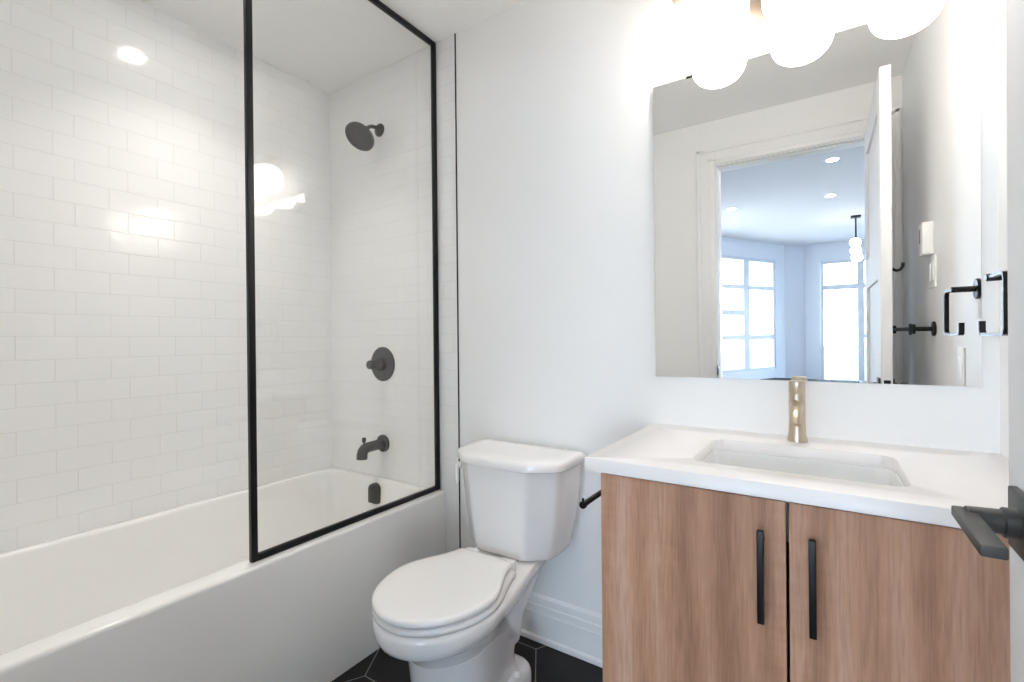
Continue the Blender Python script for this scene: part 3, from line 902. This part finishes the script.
# ------------------------------------------------------------------ living room beyond the doorway (seen in the mirror)
A = Vector((-1.4389, -5.5982)); Bp = Vector((-0.70, -7.05))
wd = (Bp - A).normalized()
A0 = A - wd * ((A.x - LX0) / wd.x)          # where the slanted wall meets the side wall
struct(MB().box(LX0 - 0.3, LX1 + 0.3, -8.0, -0.12, -0.12, -0.02).build('floor_living', M['oak'], smooth=0))
struct(MB().box(LX0 - 0.3, LX1 + 0.3, -8.0, -0.12, LZ, LZ + 0.1).build('ceiling_living', M['living_ceiling'], smooth=0))
uA = (A - A0).length
# inner faces: wall runs so that the outside lies to its right
W1 = (uA - 0.38, uA + 1.30, 0.48, 2.45)
wall_panel('wall_slant', (Bp.x, Bp.y), (A0.x, A0.y), -0.02, LZ, 0.16, [((Bp - A0).length - W1[1], (Bp - A0).length - W1[0], W1[2], W1[3])] +
           [((Bp - A0).length - (uA - 0.8), (Bp - A0).length - (uA - 2.2), 0.48, 2.45)], M['living'])  # second opening, out of view, added to let in more daylight
wall_panel('wall_pillar', (-0.2663, -7.3669), (Bp.x, Bp.y), -0.02, LZ, 0.16, [], M['living'])
wall_panel('wall_far', (LX1, -7.3), (-0.2663, -7.3), -0.02, LZ, 0.16, [(LX1 - 2.55, LX1 + 0.03, 0.20, 2.415), (0.35, 1.35, 0.20, 2.415)], M['living'])  # the narrow opening is unseen, added as extra daylight for the room
wall_panel('wall_living_right', (LX1, -0.12), (LX1, -7.3), -0.02, LZ, 0.16, [], M['living'])
wall_panel('wall_living_left', (LX0, A0.y), (LX0, -0.12), -0.02, LZ, 0.16, [], M['living'])
struct(MB().box(LX0 - 0.16, XL - 0.1, -0.12, 0.0, -0.02, LZ).build('wall_living_near', M['living'], smooth=0))
struct(MB().box(XR + 0.1, LX1 + 0.16, -0.12, 0.0, -0.02, LZ).build('wall_living_near_right', M['living'], smooth=0))

def window(name, p0, p1, u0, u1, z0, z1, bars_v, bars_h, depth=0.10, fr=0.055, casing_w=0.085):
    """framed window in a wall running p0->p1 (outside to the right); bars_v: (ua,ub,za,zb); bars_h: (za,zb,ua,ub)"""
    p0, p1 = Vector((*p0, 0)), Vector((*p1, 0)); d = (p1 - p0).normalized(); n = Vector((d.y, -d.x, 0))
    def bx(mb, ua, ub, na, nb, za, zb):
        vs = [mb.bm.verts.new(p0 + d * u + n * k + Vector((0, 0, z))) for u in (ua, ub) for k in (na, nb) for z in (za, zb)]
        for f in ((0, 1, 3, 2), (4, 6, 7, 5), (0, 4, 5, 1), (2, 3, 7, 6), (0, 2, 6, 4), (1, 5, 7, 3)):
            mb.bm.faces.new([vs[i] for i in f])
    w = bpy.data.objects.new(name, None); COL.objects.link(w)
    w.location = p0 + d * (u0 + u1) / 2 + Vector((0, 0, z0)); struct(w)
    f = MB()
    e = 0.001
    for (ua, ub, za, zb) in ((u0 + e, u0 + fr, z0 + e, z1 - e), (u1 - fr, u1 - e, z0 + e, z1 - e), (u0 + fr, u1 - fr, z0 + e, z0 + fr), (u0 + fr, u1 - fr, z1 - fr, z1 - e)):
        bx(f, ua, ub, depth - 0.03, depth + 0.05, za, zb)
    for ua, ub, za, zb in bars_v: bx(f, ua, ub, depth - 0.028, depth + 0.048, za, zb)
    for za, zb, ua, ub in bars_h: bx(f, ua, ub, depth - 0.026, depth + 0.046, za, zb)
    f.build('window_frame', M['window_frame'], w, smooth=0)
    c = MB(); k = casing_w
    for (ua, ub, za, zb) in ((u0 - k, u0, z0 - k, z1 + k), (u1, u1 + k, z0 - k, z1 + k), (u0, u1, z1, z1 + k), (u0, u1, z0 - k, z0)):
        bx(c, ua, ub, -0.015, -0.0002, za, zb)
    c.build('window_casing', M['trim'], w, smooth=0)
    g = MB(); bx(g, u0 + fr * 0.5, u1 - fr * 0.5, depth + 0.006, depth + 0.012, z0 + fr * 0.5, z1 - fr * 0.5)
    g.build('window_pane', M['pane'], w, smooth=0)

LW = (Bp - A0).length
a0, a1 = LW - W1[1], LW - W1[0]
def ua(x): return LW - (uA + x)      # measured distance along the wall from A, turned round
window('window_1', (Bp.x, Bp.y), (A0.x, A0.y), a0, a1, W1[2], W1[3],
       [(ua(0.56), ua(0.40), W1[2] + 0.05, W1[3] - 0.05)],
       [(1.90, 1.97, a0 + 0.05, a1 - 0.05), (1.03, 1.11, a0 + 0.05, a1 - 0.05), (1.45, 1.54, ua(0.42), a1 - 0.05)])
window('window_2', (LX1, -7.3), (-0.2663, -7.3), LX1 - 2.55, LX1 + 0.03, 0.20, 2.415,
       [(LX1 - 0.61, LX1 - 0.515, 0.25, 2.36), (LX1 - 1.35, LX1 - 1.25, 0.25, 2.36)],
       [(1.90, 1.985, LX1 - 2.5, LX1 - 0.02), (1.03, 1.10, LX1 - 2.5, LX1 - 0.61)], fr=0.05, casing_w=0.06)

rl = [((-0.97, -3.56), 'recessed ceiling light in the room beyond the doorway, leftmost in the mirror'),
      ((0.08, -3.60), 'recessed ceiling light in the room beyond, right of the leftmost one in the mirror'),
      ((0.08, -2.21), 'recessed ceiling light nearest the doorway, topmost in the mirror')]
for p, lab in rl:
    downlight(p, 0.048, lab, 'recessed lights in the room beyond', M['room_light'], LZ, ROOM_WATTS)

def pendant():
    x, y = 0.39, -5.0
    t = thing('pendant_lamp', 'pendant lamp of stacked white glass globes on a dark rod, reflected in the mirror', 'pendant lamp', (x, y, LZ))
    MB().box(x - 0.058, x + 0.058, y - 0.058, y + 0.058, LZ - 0.025, LZ, 0.003).build('ceiling_canopy', M['black'], t)
    MB().rod((x, y, LZ - 0.02), (x, y, 2.42), 0.010, seg=14).build('rod', M['black'], t)
    MB().rod((x, y, 2.42), (x, y, 2.13), 0.012, seg=14).build('stem', M['black'], t)
    for k, (z, r) in enumerate(((2.375, 0.066), (2.265, 0.064), (2.165, 0.066))):
        prof = [(-r * 0.86 * math.cos(math.pi * i / 16), r * abs(math.sin(math.pi * i / 16)) ** 0.85) for i in range(17)]
        ox = (-0.008, -0.004, 0.012)[k]
        MB().lathe(prof, (x + ox, y, z), (0, 0, 1), 24).build('glass_globe', M['pendant'], t, smooth=60)
pendant()

def bench():
    t = thing('bench', 'low dark upholstered bench beneath the far windows, just visible at the mirror bottom', 'bench', (0.2, -6.45, -0.02))
    MB().box(-0.95, 1.7, -6.7, -6.2, 0.16, 0.33, 0.03, 3).build('cushion', M['dark_fabric'], t)
    MB().box(-0.93, 1.68, -6.68, -6.22, 0.10, 0.165, 0.004).build('base_frame', M['black'], t)
    for x in (-0.85, 1.6):
        for y in (-6.62, -6.28):
            MB().rod((x, y, -0.0195), (x, y, 0.105), 0.018, 0.022, 14).build('leg', M['black'], t)
bench()

struct(MB().box(-40, 40, -60, -8.2, -0.6, -0.5).build('ground', M['lawn'], smooth=0))
